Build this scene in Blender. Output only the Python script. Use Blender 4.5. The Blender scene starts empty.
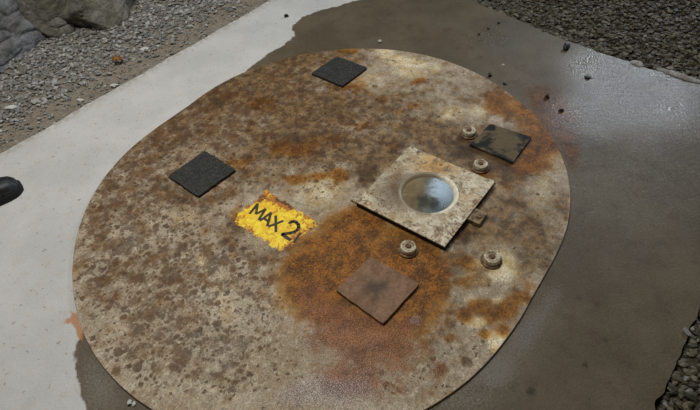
import bpy, bmesh, math, random
import numpy as np
from mathutils import Vector, Matrix, noise as mnoise

random.seed(7)
rng = np.random.default_rng(7)
scene = bpy.context.scene
COL = scene.collection

# ------------------------------------------------------------------ camera
F_PX, PITCH, ROLL, CAM_H = 533.8, math.radians(47.01), math.radians(-3.937), 1.4
cp, sp, cr, sr = math.cos(PITCH), math.sin(PITCH), math.cos(ROLL), math.sin(ROLL)
R0, U0, FW = Vector((1, 0, 0)), Vector((0, sp, cp)), Vector((0, cp, -sp))
RIGHT, UP = R0 * cr + U0 * sr, U0 * cr - R0 * sr
cam_d = bpy.data.cameras.new('camera')
cam_d.sensor_width = 36.0
cam_d.lens = F_PX / 700 * 36
cam = bpy.data.objects.new('camera', cam_d)
COL.objects.link(cam)
M = Matrix.Identity(4)
for i in range(3):
    M[i][0], M[i][1], M[i][2] = RIGHT[i], UP[i], -FW[i]
M[2][3] = CAM_H
cam.matrix_world = M
scene.camera = cam


def G(px, py, z=0.0):
    """where the sight line through a photo point meets the level z (survey of the floor)"""
    x, y = (px - 350) / F_PX, -(py - 205) / F_PX
    d = RIGHT * x + UP * y + FW
    t = (z - CAM_H) / d.z
    return Vector((d.x * t, d.y * t, z))


# ------------------------------------------------------------------ node helper
class NT:
    def __init__(self, name):
        self.m = bpy.data.materials.new(name)
        self.m.use_nodes = True
        self.t = self.m.node_tree
        self.t.nodes.clear()
        self.out = self.t.nodes.new('ShaderNodeOutputMaterial')
        self.b = self.t.nodes.new('ShaderNodeBsdfPrincipled')
        self.t.links.new(self.b.outputs[0], self.out.inputs[0])
        self.tc = self.t.nodes.new('ShaderNodeTexCoord')
        self.co = self.tc.outputs['Object']

    def put(self, sock, v):
        if isinstance(v, bpy.types.NodeSocket):
            self.t.links.new(v, sock)
        elif isinstance(v, (tuple, list)):
            sock.default_value = tuple(v) + ((1.0,) if len(v) == 3 and sock.type == 'RGBA' else ())
        else:
            sock.default_value = v

    def set(self, **k):
        for n, v in k.items():
            self.put(self.b.inputs[n.replace('_', ' ')], v)

    def math(self, op, a, b=0.0, c=0.0):
        n = self.t.nodes.new('ShaderNodeMath')
        n.operation = op
        self.put(n.inputs[0], a)
        self.put(n.inputs[1], b)
        self.put(n.inputs[2], c)
        return n.outputs[0]

    def add(self, a, b): return self.math('ADD', a, b)
    def sub(self, a, b): return self.math('SUBTRACT', a, b)
    def mul(self, a, b): return self.math('MULTIPLY', a, b)

    def noise(self, scale, detail=3, rough=.55, dist=0.0, off=(0, 0, 0), stretch=None):
        n = self.t.nodes.new('ShaderNodeTexNoise')
        n.inputs['Scale'].default_value = scale
        n.inputs['Detail'].default_value = detail
        n.inputs['Roughness'].default_value = rough
        n.inputs['Distortion'].default_value = dist
        v = self.t.nodes.new('ShaderNodeMapping')
        v.inputs['Location'].default_value = off
        if stretch: v.inputs['Scale'].default_value = stretch
        self.t.links.new(self.co, v.inputs[0])
        self.t.links.new(v.outputs[0], n.inputs['Vector'])
        return n.outputs[0]

    def vor(self, scale, out='Distance', feature='F1', rnd=1.0):
        n = self.t.nodes.new('ShaderNodeTexVoronoi')
        n.feature = feature
        n.inputs['Scale'].default_value = scale
        n.inputs['Randomness'].default_value = rnd
        self.t.links.new(self.co, n.inputs['Vector'])
        return n.outputs[out]

    def ss(self, x, lo, hi):
        n = self.t.nodes.new('ShaderNodeMapRange')
        n.interpolation_type = 'SMOOTHSTEP'
        self.put(n.inputs['Value'], x)
        self.put(n.inputs['From Min'], lo)
        self.put(n.inputs['From Max'], hi)
        return n.outputs[0]

    def lin(self, x, lo, hi, a, b):
        n = self.t.nodes.new('ShaderNodeMapRange')
        self.put(n.inputs['Value'], x)
        for k, v in zip(('From Min', 'From Max', 'To Min', 'To Max'), (lo, hi, a, b)):
            self.put(n.inputs[k], v)
        return n.outputs[0]

    def mix(self, f, a, b, mode='MIX'):
        n = self.t.nodes.new('ShaderNodeMix')
        n.data_type = 'RGBA'
        n.blend_type = mode
        self.put(n.inputs[0], f)
        self.put(n.inputs[6], a)
        self.put(n.inputs[7], b)
        return n.outputs[2]

    def attr(self, name):
        n = self.t.nodes.new('ShaderNodeAttribute')
        n.attribute_name = name
        return n.outputs['Fac']

    def bump(self, h, strength=.3, dist=.002):
        n = self.t.nodes.new('ShaderNodeBump')
        n.inputs['Strength'].default_value = strength
        n.inputs['Distance'].default_value = dist
        self.put(n.inputs['Height'], h)
        self.t.links.new(n.outputs[0], self.b.inputs['Normal'])

    def rgbv(self, f):
        n = self.t.nodes.new('ShaderNodeCombineColor')
        for i in range(3): self.put(n.inputs[i], f)
        return n.outputs[0]


def srgb(r, g, b):
    return tuple(((c / 255 + .055) / 1.055) ** 2.4 if c > 10 else c / 255 / 12.92 for c in (r, g, b))


# ------------------------------------------------------------------ object helpers
def mesh_obj(name, verts, faces, mat, parent=None, smooth=False, attrs=None):
    me = bpy.data.meshes.new(name)
    me.from_pydata([tuple(v) for v in verts], [], faces)
    if attrs:
        for k, v in attrs.items():
            a = me.attributes.new(k, 'FLOAT', 'POINT')
            a.data.foreach_set('value', np.asarray(v, np.float32))
    me.materials.append(mat)
    if smooth:
        me.polygons.foreach_set('use_smooth', [True] * len(me.polygons))
    me.update()
    o = bpy.data.objects.new(name, me)
    COL.objects.link(o)
    if parent: o.parent = parent
    return o


def bm_obj(name, bm, mat, parent=None, smooth=False):
    me = bpy.data.meshes.new(name)
    bmesh.ops.recalc_face_normals(bm, faces=bm.faces)
    bm.to_mesh(me)
    bm.free()
    me.materials.append(mat)
    if smooth:
        me.polygons.foreach_set('use_smooth', [True] * len(me.polygons))
        try: me.set_sharp_from_angle(angle=math.radians(40))
        except Exception: pass
    o = bpy.data.objects.new(name, me)
    COL.objects.link(o)
    if parent: o.parent = parent
    return o


def empty(name, loc, rz=0.0):
    o = bpy.data.objects.new(name, None)
    o.empty_display_size = .05
    o.location = loc
    o.rotation_euler = (0, 0, rz)
    COL.objects.link(o)
    return o


def tag(o, label=None, cat=None, group=None, kind=None):
    if label: o['label'] = label
    if cat: o['category'] = cat
    if group: o['group'] = group
    if kind: o['kind'] = kind
    return o


def lathe(profile, seg=32):
    bm = bmesh.new()
    rings = []
    for r, z in profile:
        if r < 1e-6:
            rings.append([bm.verts.new((0, 0, z))])
        else:
            rings.append([bm.verts.new((r * math.cos(2 * math.pi * k / seg), r * math.sin(2 * math.pi * k / seg), z)) for k in range(seg)])
    for a, b in zip(rings, rings[1:]):
        for k in range(seg):
            k2 = (k + 1) % seg
            if len(a) == 1 and len(b) == 1: continue
            if len(a) == 1: bm.faces.new((a[0], b[k2], b[k]))
            elif len(b) == 1: bm.faces.new((a[k], a[k2], b[0]))
            else: bm.faces.new((a[k], a[k2], b[k2], b[k]))
    return bm


def prism(poly, z0, z1, bev=0.0, seg=2):
    bm = bmesh.new()
    lo = [bm.verts.new((x, y, z0)) for x, y in poly]
    hi = [bm.verts.new((x, y, z1)) for x, y in poly]
    n = len(poly)
    bm.faces.new(lo[::-1])
    bm.faces.new(hi)
    for i in range(n):
        bm.faces.new((lo[i], lo[(i + 1) % n], hi[(i + 1) % n], hi[i]))
    if bev:
        bmesh.ops.bevel(bm, geom=list(bm.edges), offset=bev, segments=seg, affect='EDGES', profile=.5)
    return bm


def blobs(P, items):
    """stain map: P (n,2) world points; items (px,py,rx,ry,strength[,tilt deg]) surveyed on the floor"""
    out = np.ones(len(P))
    for it in items:
        px, py, rx, ry, s = it[:5]
        a = math.radians(it[5]) if len(it) > 5 else 0.0
        c = np.array(G(px, py)[:2])
        e1 = np.array(G(px + rx * math.cos(a), py + rx * math.sin(a))[:2]) - c
        e2 = np.array(G(px - ry * math.sin(a), py + ry * math.cos(a))[:2]) - c
        inv = np.linalg.inv(np.stack([e1, e2], 1))
        q = (P - c) @ inv.T
        out *= 1 - s * np.exp(-.9 * (q ** 2).sum(1) ** 1.5)
    return 1 - out


# ------------------------------------------------------------------ materials
def mat_cover():
    n = NT('rusty_cover_paint')
    big = n.noise(4, 4)
    med = n.noise(22, 5, .6)
    spot = n.noise(46, 4, .6, .1)
    spot2 = n.noise(95, 4, .6, 0, (3, 1, 0))
    fine = n.noise(170, 3, .7)
    grain = n.noise(330, 2, .7, 0, (5, 5, 5))
    wob = n.add(n.mul(n.sub(n.noise(15, 7, .7, 0, (7, 2, 0)), .5), 1.7), n.mul(n.sub(fine, .5), .5))

    def mask(name, lo=.3, hi=.6, k=1.0):
        return n.ss(n.add(n.attr(name), n.mul(wob, k)), lo, hi)
    base = n.mix(n.ss(big, .35, .65), srgb(154, 136, 110), srgb(174, 158, 136))
    base = n.mix(n.mul(n.ss(med, .48, .72), .6), base, srgb(122, 98, 66))
    base = n.mix(n.mul(n.ss(n.noise(60, 5, .7, 0, (1, 9, 0)), .5, .66), .6), base, srgb(204, 192, 168))
    col = n.mix(n.mul(mask('pale', .15, .7), .92), base, n.mix(n.ss(med, .3, .7), srgb(236, 224, 192), srgb(208, 180, 122)))
    # brown film
    fm = mask('film', .05, .75, 1.1)
    col = n.mix(n.mul(fm, .88), col, n.mix(n.ss(n.noise(30, 6, .68, 0, (4, 8, 1)), .38, .64), srgb(70, 47, 23), srgb(136, 106, 65)))
    # round brown rust spots of several sizes, their density from the map
    a = n.math('MAXIMUM', n.add(n.attr('spots'), n.mul(n.sub(n.noise(6, 4, .6, 0, (2, 6, 0)), .5), 1.3)), 0.0)
    scol = n.mix(n.ss(med, .35, .68), srgb(70, 48, 30), srgb(102, 70, 38))
    wv = n.t.nodes.new('ShaderNodeTexNoise')
    wv.inputs['Scale'].default_value = 55
    wv.inputs['Detail'].default_value = 4
    n.t.links.new(n.co, wv.inputs['Vector'])
    wa = n.t.nodes.new('ShaderNodeVectorMath'); wa.operation = 'MULTIPLY_ADD'
    n.t.links.new(wv.outputs['Color'], wa.inputs[0])
    wa.inputs[1].default_value = (.022, .022, .0)
    n.t.links.new(n.co, wa.inputs[2])
    sm = n.mul(n.ss(n.sub(n.noise(26, 6, .68, .2), n.lin(a, 0, 1, .68, .46)), -.05, .10), .8)
    for sc, r0, r1, dens, opa in ((22, .14, .46, .5, .85), (42, .16, .48, .8, .9), (80, .18, .5, .9, .85)):
        vo = n.t.nodes.new('ShaderNodeTexVoronoi')
        vo.inputs['Scale'].default_value = sc
        n.t.links.new(wa.outputs[0], vo.inputs['Vector'])
        sep = n.t.nodes.new('ShaderNodeSeparateColor')
        n.t.links.new(vo.outputs['Color'], sep.inputs[0])
        rad = n.lin(sep.outputs[0], 0, 1, r0, r1)
        on = n.ss(n.sub(n.mul(a, dens), sep.outputs[1]), -.06, .06)
        dot = n.mul(n.ss(n.sub(rad, vo.outputs['Distance']), -.06, .12), on)
        sm = n.math('MAXIMUM', sm, n.mul(dot, opa))
    col = n.mix(n.mul(sm, .92), col, scol)
    # orange rust: a glaze over the paint, thick crust in its middle
    om = n.add(n.attr('orange'), n.mul(wob, .75))
    col = n.mix(n.ss(om, .0, .42), col, n.mix(1.0, col, (.84, .55, .20), 'MULTIPLY'))
    org = n.mix(n.ss(n.add(n.noise(18, 6, .65, 0, (8, 8, 2)), n.mul(n.sub(fine, .5), .7)), .36, .66), srgb(80, 46, 8), srgb(150, 92, 18))
    col = n.mix(n.mul(n.ss(om, .25, .8), .9), col, org)
    # gritty red-brown crust
    crust = n.mix(n.ss(n.add(grain, n.mul(n.sub(med, .5), .5)), .38, .64), srgb(84, 46, 22), srgb(158, 104, 66))
    col = n.mix(n.mul(mask('crust', .15, .8, .9), .85), col, crust)
    gry = n.mix(n.ss(grain, .42, .6), srgb(96, 88, 86), srgb(196, 188, 186))  # pale grey grain; at the near edge it paints in the lamp's sheen
    col = n.mix(n.mul(mask('sheen_grain', .25, .9, .9), .4), col, gry)
    dk = n.mix(n.ss(med, .4, .6), srgb(52, 38, 24), srgb(80, 58, 36))
    col = n.mix(n.mul(mask('dark', .15, .8), .85), col, dk)
    sp_ = n.add(n.mul(n.sub(fine, .5), 2.0), n.mul(n.sub(grain, .5), 2.2))
    col = n.mix(1.0, col, n.rgbv(n.math('MAXIMUM', n.add(1.0, sp_), .3)), 'MULTIPLY')
    n.set(Base_Color=col, Roughness=n.lin(n.add(n.attr('orange'), n.attr('damp')), 0, 1, .6, .52), Specular_IOR_Level=.22)
    n.bump(n.add(n.add(n.mul(fine, .5), n.mul(grain, .5)), n.mul(sm, .25)), .6, .003)
    return n.m


def mat_slab():
    n = NT('concrete')
    wob = n.add(n.mul(n.sub(n.noise(18, 5, .6), .5), .05), n.mul(n.sub(n.noise(90, 3), .5), .008))
    d = n.add(n.attr('wet_distance'), wob)
    wet = n.ss(d, -.004, .006)
    big = n.noise(3.5, 5, .6)
    med = n.noise(16, 5, .65)
    fine = n.noise(160, 3, .7)
    dry = n.mix(n.ss(big, .35, .65), srgb(186, 185, 180), srgb(198, 196, 191))
    dry = n.mix(n.mul(n.ss(med, .52, .75), .4), dry, srgb(178, 173, 163))
    dry = n.mix(n.mul(n.ss(n.noise(60, 2, .6, 0, (4, 4, 0)), .64, .72), .6), dry, srgb(128, 120, 106))
    dry = n.mix(n.mul(n.attr('dirt'), n.ss(n.noise(40, 4, .7), .4, .6)), dry, srgb(150, 138, 122))
    # run-off tide line just outside the puddle
    wc = n.mix(n.ss(big, .35, .65), srgb(86, 75, 58), srgb(100, 89, 70))
    wc = n.mix(n.mul(n.ss(med, .5, .75), .5), wc, srgb(70, 60, 45))
    wc = n.mix(n.mul(n.ss(n.noise(120, 3, .7, 0, (2, 2, 0)), .56, .7), .45), wc, srgb(108, 102, 94))
    wc = n.mix(n.mul(n.ss(n.add(n.attr('brown'), n.mul(n.sub(med, .5), .8)), .2, .9), .7), wc, srgb(84, 60, 38))
    wc = n.mix(n.mul(n.ss(n.add(n.attr('blot'), n.mul(n.sub(med, .5), .6)), .3, .8), .8), wc, srgb(40, 34, 27))
    wc = n.mix(n.mul(n.ss(n.add(n.attr('grey_sheen'), n.mul(n.sub(fine, .5), 1.2)), .3, .9), .6), wc, srgb(120, 114, 106))  # greyer wet patches, with the lamp's sheen near the cover painted in
    col = n.mix(wet, dry, wc)
    org = n.mix(n.ss(med, .35, .65), srgb(66, 40, 12), srgb(106, 66, 22))
    om = n.ss(n.add(n.attr('orange'), n.mul(n.sub(n.noise(26, 5, .7), .5), 1.1)), .3, .75)
    col = n.mix(n.ss(n.add(n.attr('orange'), n.mul(n.sub(n.noise(26, 5, .7), .5), .8)), .0, .5), col, n.mix(1.0, col, (.95, .66, .32), 'MULTIPLY'))
    col = n.mix(n.mul(om, .92), col, org)
    om2 = n.ss(n.add(n.attr('splash'), n.mul(n.sub(n.noise(60, 5, .7), .5), .9)), .38, .7)
    col = n.mix(n.mul(om2, .8), col, srgb(182, 124, 76))
    sp_ = n.add(1.0, n.mul(n.sub(fine, .5), n.lin(wet, 0, 1, .25, .8)))
    col = n.mix(1.0, col, n.rgbv(sp_), 'MULTIPLY')
    rw = n.lin(n.attr('film'), 0, 1, .5, .14)
    rw = n.math('MAXIMUM', rw, n.mul(n.attr('matte'), .6))
    rw = n.add(rw, n.mul(n.sub(n.noise(9, 5, .7), .5), .2))
    rw = n.math('MAXIMUM', n.add(rw, n.mul(n.sub(n.noise(75, 4, .75, 0, (3, 3, 1)), .5), .8)), .11)
    rough = n.lin(wet, 0, 1, .92, rw)
    n.set(Base_Color=col, Roughness=rough, Specular_IOR_Level=n.lin(wet, 0, 1, .2, n.lin(n.attr('film'), 0, 1, .22, .5)))
    n.bump(n.add(n.add(n.mul(n.noise(150, 4, .75), 1.2), n.mul(n.noise(45, 4, .7), .6)), n.mul(n.mul(n.noise(85, 2, .6, 0, (1, 1, 6)), n.attr('film')), 2.6)), .34, .004)
    return n.m


def mat_stone(name, c0, c1, c2, rough=.85):
    n = NT(name)
    r = n.attr('tone')
    f = n.noise(60, 4, .65)
    col = n.mix(n.ss(r, 0, .6), c0, c1)
    col = n.mix(n.ss(r, .6, 1), col, c2)
    col = n.mix(n.mul(n.ss(f, .45, .7), .4), col, c0)
    col = n.mix(1.0, col, n.rgbv(n.add(1.0, n.mul(n.sub(n.noise(220, 2), .5), .7))), 'MULTIPLY')
    n.set(Base_Color=col, Roughness=rough, Specular_IOR_Level=.3)
    n.bump(f, .4, .004)
    return n.m


def mat_ground():
    n = NT('mine_dirt')
    f = n.noise(30, 6, .7)
    g = n.noise(140, 4, .75)
    w = n.attr('wet')
    col = n.mix(n.ss(f, .35, .65), srgb(122, 113, 99), srgb(146, 137, 122))
    col = n.mix(n.mul(n.ss(n.attr('ochre'), .1, .9), n.ss(f, .3, .6)), col, srgb(146, 132, 116))
    col = n.mix(w, col, n.mix(n.ss(f, .35, .65), srgb(62, 54, 40), srgb(84, 74, 56)))
    col = n.mix(1.0, col, n.rgbv(n.add(1.0, n.mul(n.sub(g, .5), 1.6))), 'MULTIPLY')
    n.set(Base_Color=col, Roughness=n.lin(w, 0, 1, .95, .6), Specular_IOR_Level=.3)
    n.bump(n.add(f, n.mul(g, .7)), .8, .012)
    return n.m


def mat_rock(name, a, b, c, moss=.4):
    n = NT(name)
    f = n.noise(6, 10, .72, .5)
    g = n.noise(34, 8, .75)
    band = n.noise(9, 8, .7, .6, (2, 5, 1), (1, 1, 3.2))
    col = n.mix(n.ss(f, .36, .62), a, b)
    col = n.mix(n.mul(n.ss(n.noise(5, 7, .7, .3, (3, 3, 3)), .44, .62), moss), col, c)
    col = n.mix(n.mul(n.ss(band, .56, .68), .5), col, tuple(x * .45 for x in a))
    col = n.mix(1.0, col, n.rgbv(n.math('MAXIMUM', n.add(1.0, n.mul(n.sub(g, .5), 1.8)), .3)), 'MULTIPLY')
    n.set(Base_Color=col, Roughness=.8, Specular_IOR_Level=.3)
    n.bump(n.add(n.add(f, band), n.mul(g, .5)), 1.0, .035)
    return n.m


def mat_simple(name, c0, c1, scale=60, rough=.6, metal=0.0, grain=.6, bump=.3, lo=.4, hi=.6, spec=.4):
    n = NT(name)
    f = n.noise(scale, 5, .65)
    g = n.noise(380, 2, .7)
    col = n.mix(n.ss(f, lo, hi), c0, c1)
    col = n.mix(1.0, col, n.rgbv(n.math('MAXIMUM', n.add(1.0, n.mul(n.sub(g, .5), grain * 2)), .2)), 'MULTIPLY')
    n.set(Base_Color=col, Roughness=rough, Metallic=metal, Specular_IOR_Level=spec)
    n.bump(n.add(f, n.mul(g, .5)), bump, .0015)
    return n.m


# ------------------------------------------------------------------ slab frame
SA = math.radians(48.7)
SU, SV = np.array([math.cos(SA), math.sin(SA)]), np.array([-math.sin(SA), math.cos(SA)])


def far_edge(v):
    return np.interp(v, [-.3, .083, .33, .69, 1.28, 2.3], [2.45, 2.44, 2.423, 2.453, 2.562, 2.66])


def wn(x, y, s, seed=0.0):
    return mnoise.noise(Vector((x * s, y * s, seed)))


def signed_dist(P, poly):
    """+ outside, - inside polygon"""
    poly = np.array(poly)
    d = np.full(len(P), 1e9)
    inside = np.zeros(len(P), bool)
    for i in range(len(poly)):
        a, b = poly[i], poly[(i + 1) % len(poly)]
        ab = b - a
        t = np.clip(((P - a) @ ab) / (ab @ ab), 0, 1)
        d = np.minimum(d, np.linalg.norm(P - a - t[:, None] * ab, axis=1))
        cond = (a[1] > P[:, 1]) != (b[1] > P[:, 1])
        xi = a[0] + (P[:, 1] - a[1]) / (b[1] - a[1] + 1e-12) * ab[0]
        inside ^= cond & (P[:, 0] < xi)
    return np.where(inside, -d, d)


# concrete slab -------------------------------------------------------
NUg, NVg = 300, 230
U_MIN, V_MIN, V_MAX = -1.1, -.226, 2.21
vs = np.linspace(0, 1, NVg)
us = np.linspace(0, 1, NUg)
P = np.zeros((NUg, NVg, 2))
for j, b in enumerate(vs):
    for i, a in enumerate(us):
        v = V_MIN + (V_MAX - V_MIN) * b
        um = far_edge(v) + .012 * wn(v, 0, 9) + .008 * wn(v, 3, 31)
        u = U_MIN + (um - U_MIN) * a
        va = V_MIN + .018 * wn(u, 9, 7) + .012 * wn(u, 1, 25)
        vb = V_MAX + .006 * wn(u, 5, 6) + .005 * wn(u, 2, 24)
        v = va + (vb - va) * b
        P[i, j] = SU * u + SV * v
flat = P.reshape(-1, 2)
dry_px = [(365, -2), (340, 5), (318, 11), (302, 17), (292, 25), (295, 36), (283, 45), (270, 53), (258, 61), (240, 76)]
dry_poly = [tuple(G(*p)[:2]) for p in dry_px]
dry_poly += [tuple(G(*p)[:2]) for p in [(180, 150), (110, 250), (84, 325), (80, 338), (75.5, 346), (73.5, 356), (75, 370), (78.5, 386), (82, 402), (88, 425), (92, 460)]]
q = SU * (-2.2) + SV * .9
dry_poly += [tuple(q), tuple(SU * (-2.2) + SV * 3.2), tuple(SU * 3.2 + SV * 3.2), (G(385, -12).x + .05, G(385, -12).y + .4)]
wetd = signed_dist(flat, dry_poly)
slab_attr = {
    'wet_distance': wetd,
    'dirt': np.clip(1 - np.abs(flat @ SV - 2.21) / .05, 0, 1) * .8,
    'orange': blobs(flat, [(556, 118, 18, 30, .95, -35), (572, 152, 8, 16, .6), (545, 98, 14, 12, .7), (528, 92, 10, 6, .3)]),
    'splash': blobs(flat, [(76, 319, 5, 7, 1.0, 20), (70, 321, 8, 3, .9, -20), (79, 330, 4, 12, .95, -15), (71, 312, 3, 6, .6, -30)]),
    'brown': blobs(flat, [(450, 40, 50, 14, .45, 15), (520, 75, 40, 22, .5), (600, 170, 60, 30, .3), (660, 200, 40, 40, .3), (600, 320, 60, 50, .3), (400, 30, 60, 10, .2), (550, 385, 30, 25, .35)]),
    'blot': blobs(flat, [(578, 298, 6, 6, .6), (606, 340, 4, 3, .7), (593, 346, 5, 3, .6), (585, 365, 4, 5, .8), (531, 392, 7, 6, .7), (608, 383, 6, 4, .6), (600, 305, 14, 5, .4),
                          (536, 88, 5, 3, .5), (481, 58, 4, 2, .5), (690, 330, 12, 30, .3), (556, 200, 6, 40, .3)]),
    'grey_sheen': blobs(flat, [(525, 335, 18, 34, .7, 40), (495, 372, 24, 20, .8), (552, 298, 12, 22, .6, 30), (490, 42, 16, 8, .5), (470, 400, 20, 8, .5), (590, 215, 40, 4, .4, 125), (540, 240, 3, 20, .3), (98, 382, 24, 40, .6)]),
    'matte': blobs(flat, [(652, 80, 26, 7, .55, 5)]),
    'film': blobs(flat, [(640, 92, 66, 36, 1.0, 10), (592, 64, 30, 18, .75), (585, 115, 40, 24, .6), (490, 38, 30, 14, .6), (470, 395, 40, 24, .5), (520, 340, 26, 40, .3, 40), (95, 380, 25, 40, .3)]),
}
top = [(p[0], p[1], .0015 * wn(p[0], p[1], 4)) for p in flat]
verts = list(top)
faces = []
for i in range(NUg - 1):
    for j in range(NVg - 1):
        a = i * NVg + j
        faces.append((a, a + NVg, a + NVg + 1, a + 1))
ring = [i * NVg for i in range(NUg)] + [(NUg - 1) * NVg + j for j in range(1, NVg)] + [i * NVg + NVg - 1 for i in range(NUg - 2, -1, -1)] + [j for j in range(NVg - 2, 0, -1)]
b0 = len(verts)
for r in ring:
    verts.append((verts[r][0], verts[r][1], -.12))
n_r = len(ring)
for k in range(n_r):
    k2 = (k + 1) % n_r
    faces.append((ring[k], b0 + k, b0 + k2, ring[k2]))
faces.append([b0 + k for k in range(n_r)][::-1])
for k in slab_attr:
    slab_attr[k] = np.concatenate([slab_attr[k], slab_attr[k][ring]])
slab = mesh_obj('floor', verts, faces, mat_slab(), smooth=True, attrs=slab_attr)
slab.data.set_sharp_from_angle(angle=math.radians(50))
tag(slab, 'pale dry and dark wet concrete slab around the round steel cover', 'floor', kind='structure')

# dirt ground ----------------------------------------------------------
n_g = 170
xs = np.linspace(-4.2, 4.2, n_g)
ys = np.linspace(-1.5, 5.6, n_g)
gv, gw, go = [], [], []
for y in ys:
    for x in xs:
        u, v = SU @ (x, y), SV @ (x, y)
        left = v - 2.21
        right = max(u - far_edge(v), -.226 - v)
        z = -.012 + .012 * wn(x, y, 5) + .006 * wn(x, y, 14)
        if left > 0: z += .06 * min(left, 1.5) - .004
        elif right > 0: z += .05 * min(right, 1.5) - .006
        else: z = -.05
        gv.append((x, y, z))
        gw.append(1.0 if right > left else 0.0)
        go.append(max(0, 1 - abs(left - .16) / .22) if left > 0 else 0)
gf = [(j * n_g + i, j * n_g + i + 1, (j + 1) * n_g + i + 1, (j + 1) * n_g + i) for j in range(n_g - 1) for i in range(n_g - 1)]
ground = mesh_obj('ground', gv, gf, mat_ground(), smooth=True, attrs={'wet': gw, 'ochre': go})
tag(ground, 'brown dirt ground of the mine under the gravel', 'ground', kind='structure')


def gz(x, y):
    u, v = SU @ (x, y), SV @ (x, y)
    left = v - 2.21
    right = max(u - far_edge(v), -.226 - v)
    z = -.012 + .012 * wn(x, y, 5) + .006 * wn(x, y, 14)
    if left > 0: return z + .06 * min(left, 1.5) - .004
    if right > 0: return z + .05 * min(right, 1.5) - .006
    return 0.0


# ------------------------------------------------------------------ gravel
_b = bmesh.new()
bmesh.ops.create_icosphere(_b, subdivisions=1, radius=1)
_b.verts.ensure_lookup_table()
ICO_V = np.array([v.co[:] for v in _b.verts])
ICO_F = np.array([[v.index for v in f.verts] for f in _b.faces])
_b.free()


def stone_verts(size, flatness=.55):
    v = ICO_V.copy()
    for _ in range(3):                       # chip flats off
        d = rng.normal(size=3)
        d /= np.linalg.norm(d)
        h = v @ d
        c = rng.uniform(.35, .75)
        v = v - np.outer(np.maximum(h - c, 0), d)
    v *= rng.uniform(.8, 1.15, (len(v), 1))
    v *= np.array([1.15, rng.uniform(.6, .95), rng.uniform(flatness * .7, flatness * 1.3)]) * size / 2
    a = rng.uniform(0, 2 * math.pi)
    c, s = math.cos(a), math.sin(a)
    v = v @ np.array([[c, s, 0], [-s, c, 0], [0, 0, 1]])
    t = rng.uniform(-.35, .35)
    c, s = math.cos(t), math.sin(t)
    return v @ np.array([[1, 0, 0], [0, c, s], [0, -s, c]])


def visible(x, y, m=60):
    d = Vector((x, y, -CAM_H))
    w = d.dot(FW)
    if w < .1: return False
    px, py = 350 + F_PX * d.dot(RIGHT) / w, 205 - F_PX * d.dot(UP) / w
    return -m - 40 < px < 700 + m and -m - 60 < py < 410 + m


BOULDERS = [((12, 70), (.50, .46, .46)), ((61, 44), (.34, .38, .46)), ((112, 31), (.52, .42, .5)), ((16, 2), (.6, .5, .9))]


def boulder_centre(front, size):
    f = G(*front)
    return f + Vector((f.x, f.y, 0)).normalized() * (size[1] / 2 * .86)


FOOT = [(boulder_centre(*b), b[1]) for b in BOULDERS]


def under_boulder(x, y):
    for c, sz in FOOT:
        d = np.array((x - c.x, y - c.y))
        if (d @ SU / (sz[0] * .36)) ** 2 + (d @ SV / (sz[1] * .36)) ** 2 < 1: return True
    return False


def gravel(name, count, sampler, size_fn, mat, label):
    V, Fc, T = [], [], []
    off = 0
    k = 0
    while k < count:
        x, y = sampler()
        if not visible(x, y, 160) or under_boulder(x, y): continue
        s = size_fn(x, y)
        if s <= 0: continue
        sv = stone_verts(s)
        sv += np.array([x, y, gz(x, y) + s * rng.uniform(.1, .4)])
        V.append(sv)
        Fc.append(ICO_F + off)
        T.append(np.full(len(sv), rng.uniform(0, 1)))
        off += len(sv)
        k += 1
    o = mesh_obj(name, np.concatenate(V), np.concatenate(Fc).tolist(), mat, attrs={'tone': np.concatenate(T)})
    tag(o, label, 'gravel', kind='stuff')
    return o


M_GRAVEL = mat_stone('grey_gravel', srgb(110, 108, 102), srgb(140, 138, 132), srgb(176, 174, 168))
M_GRAVEL_DK = mat_stone('damp_dim_gravel', srgb(58, 52, 40), srgb(84, 76, 58), srgb(116, 108, 86), .6)  # damp brown tone with the weaker light on this side darkened in
M_GRAVEL_WH = mat_stone('pale_stone', srgb(170, 168, 160), srgb(190, 188, 180), srgb(205, 202, 192))
M_STONE_BK = mat_stone('black_stone', srgb(26, 24, 22), srgb(36, 33, 30), srgb(48, 44, 40), .5)


def s_left():
    u, v = rng.uniform(-.2, 3.0), 2.21 + rng.uniform(.0, 1.5)
    p = SU * u + SV * v
    return p[0], p[1]


def size_left(x, y):
    l = SV @ (x, y) - 2.21
    if l < .012: return 0
    pr = np.interp(l, [.0, .12, .2, .3], [.3, .45, .85, 1.0])
    if rng.uniform() > pr: return 0
    return float(np.clip(rng.lognormal(math.log(.012 if l < .15 else .0175), .35), .006, .03))


def s_right():
    if rng.uniform() < .7:
        v = rng.uniform(-1.6, 1.9)
        u = far_edge(v) + .006 + rng.uniform(0, 1) ** 1.3 * 1.3
        if v < -.3: u = rng.uniform(1.6, 3.6)
    else:
        v = -.238 - rng.uniform(0, 1) ** 1.5 * 1.3
        u = rng.uniform(-.3, 2.4)
    p = SU * u + SV * v
    return p[0], p[1]


gravel('gravel_bed', 25000, s_left, size_left, M_GRAVEL, 'grey crushed gravel between the boulders and the pale concrete strip')
gravel('damp_gravel_bed', 19000, s_right, lambda x, y: float(np.clip(rng.lognormal(math.log(.02), .35), .008, .034)), M_GRAVEL_DK,
       'dark damp gravel beyond the wet concrete on the right')


def stone(px, py, size, mat, label, cat='stone', group=None, name='stone', tone=.5, z=None, flatness=.6):
    p = G(px, py)
    zz = gz(p.x, p.y) if z is None else z
    v = stone_verts(size, flatness)
    v[:, 2] -= v[:, 2].min() + size * .05
    o = mesh_obj(name, v, ICO_F.tolist(), mat, attrs={'tone': np.full(len(v), tone)})
    o.location = (p.x, p.y, zz)
    return tag(o, label, cat, group)


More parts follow.
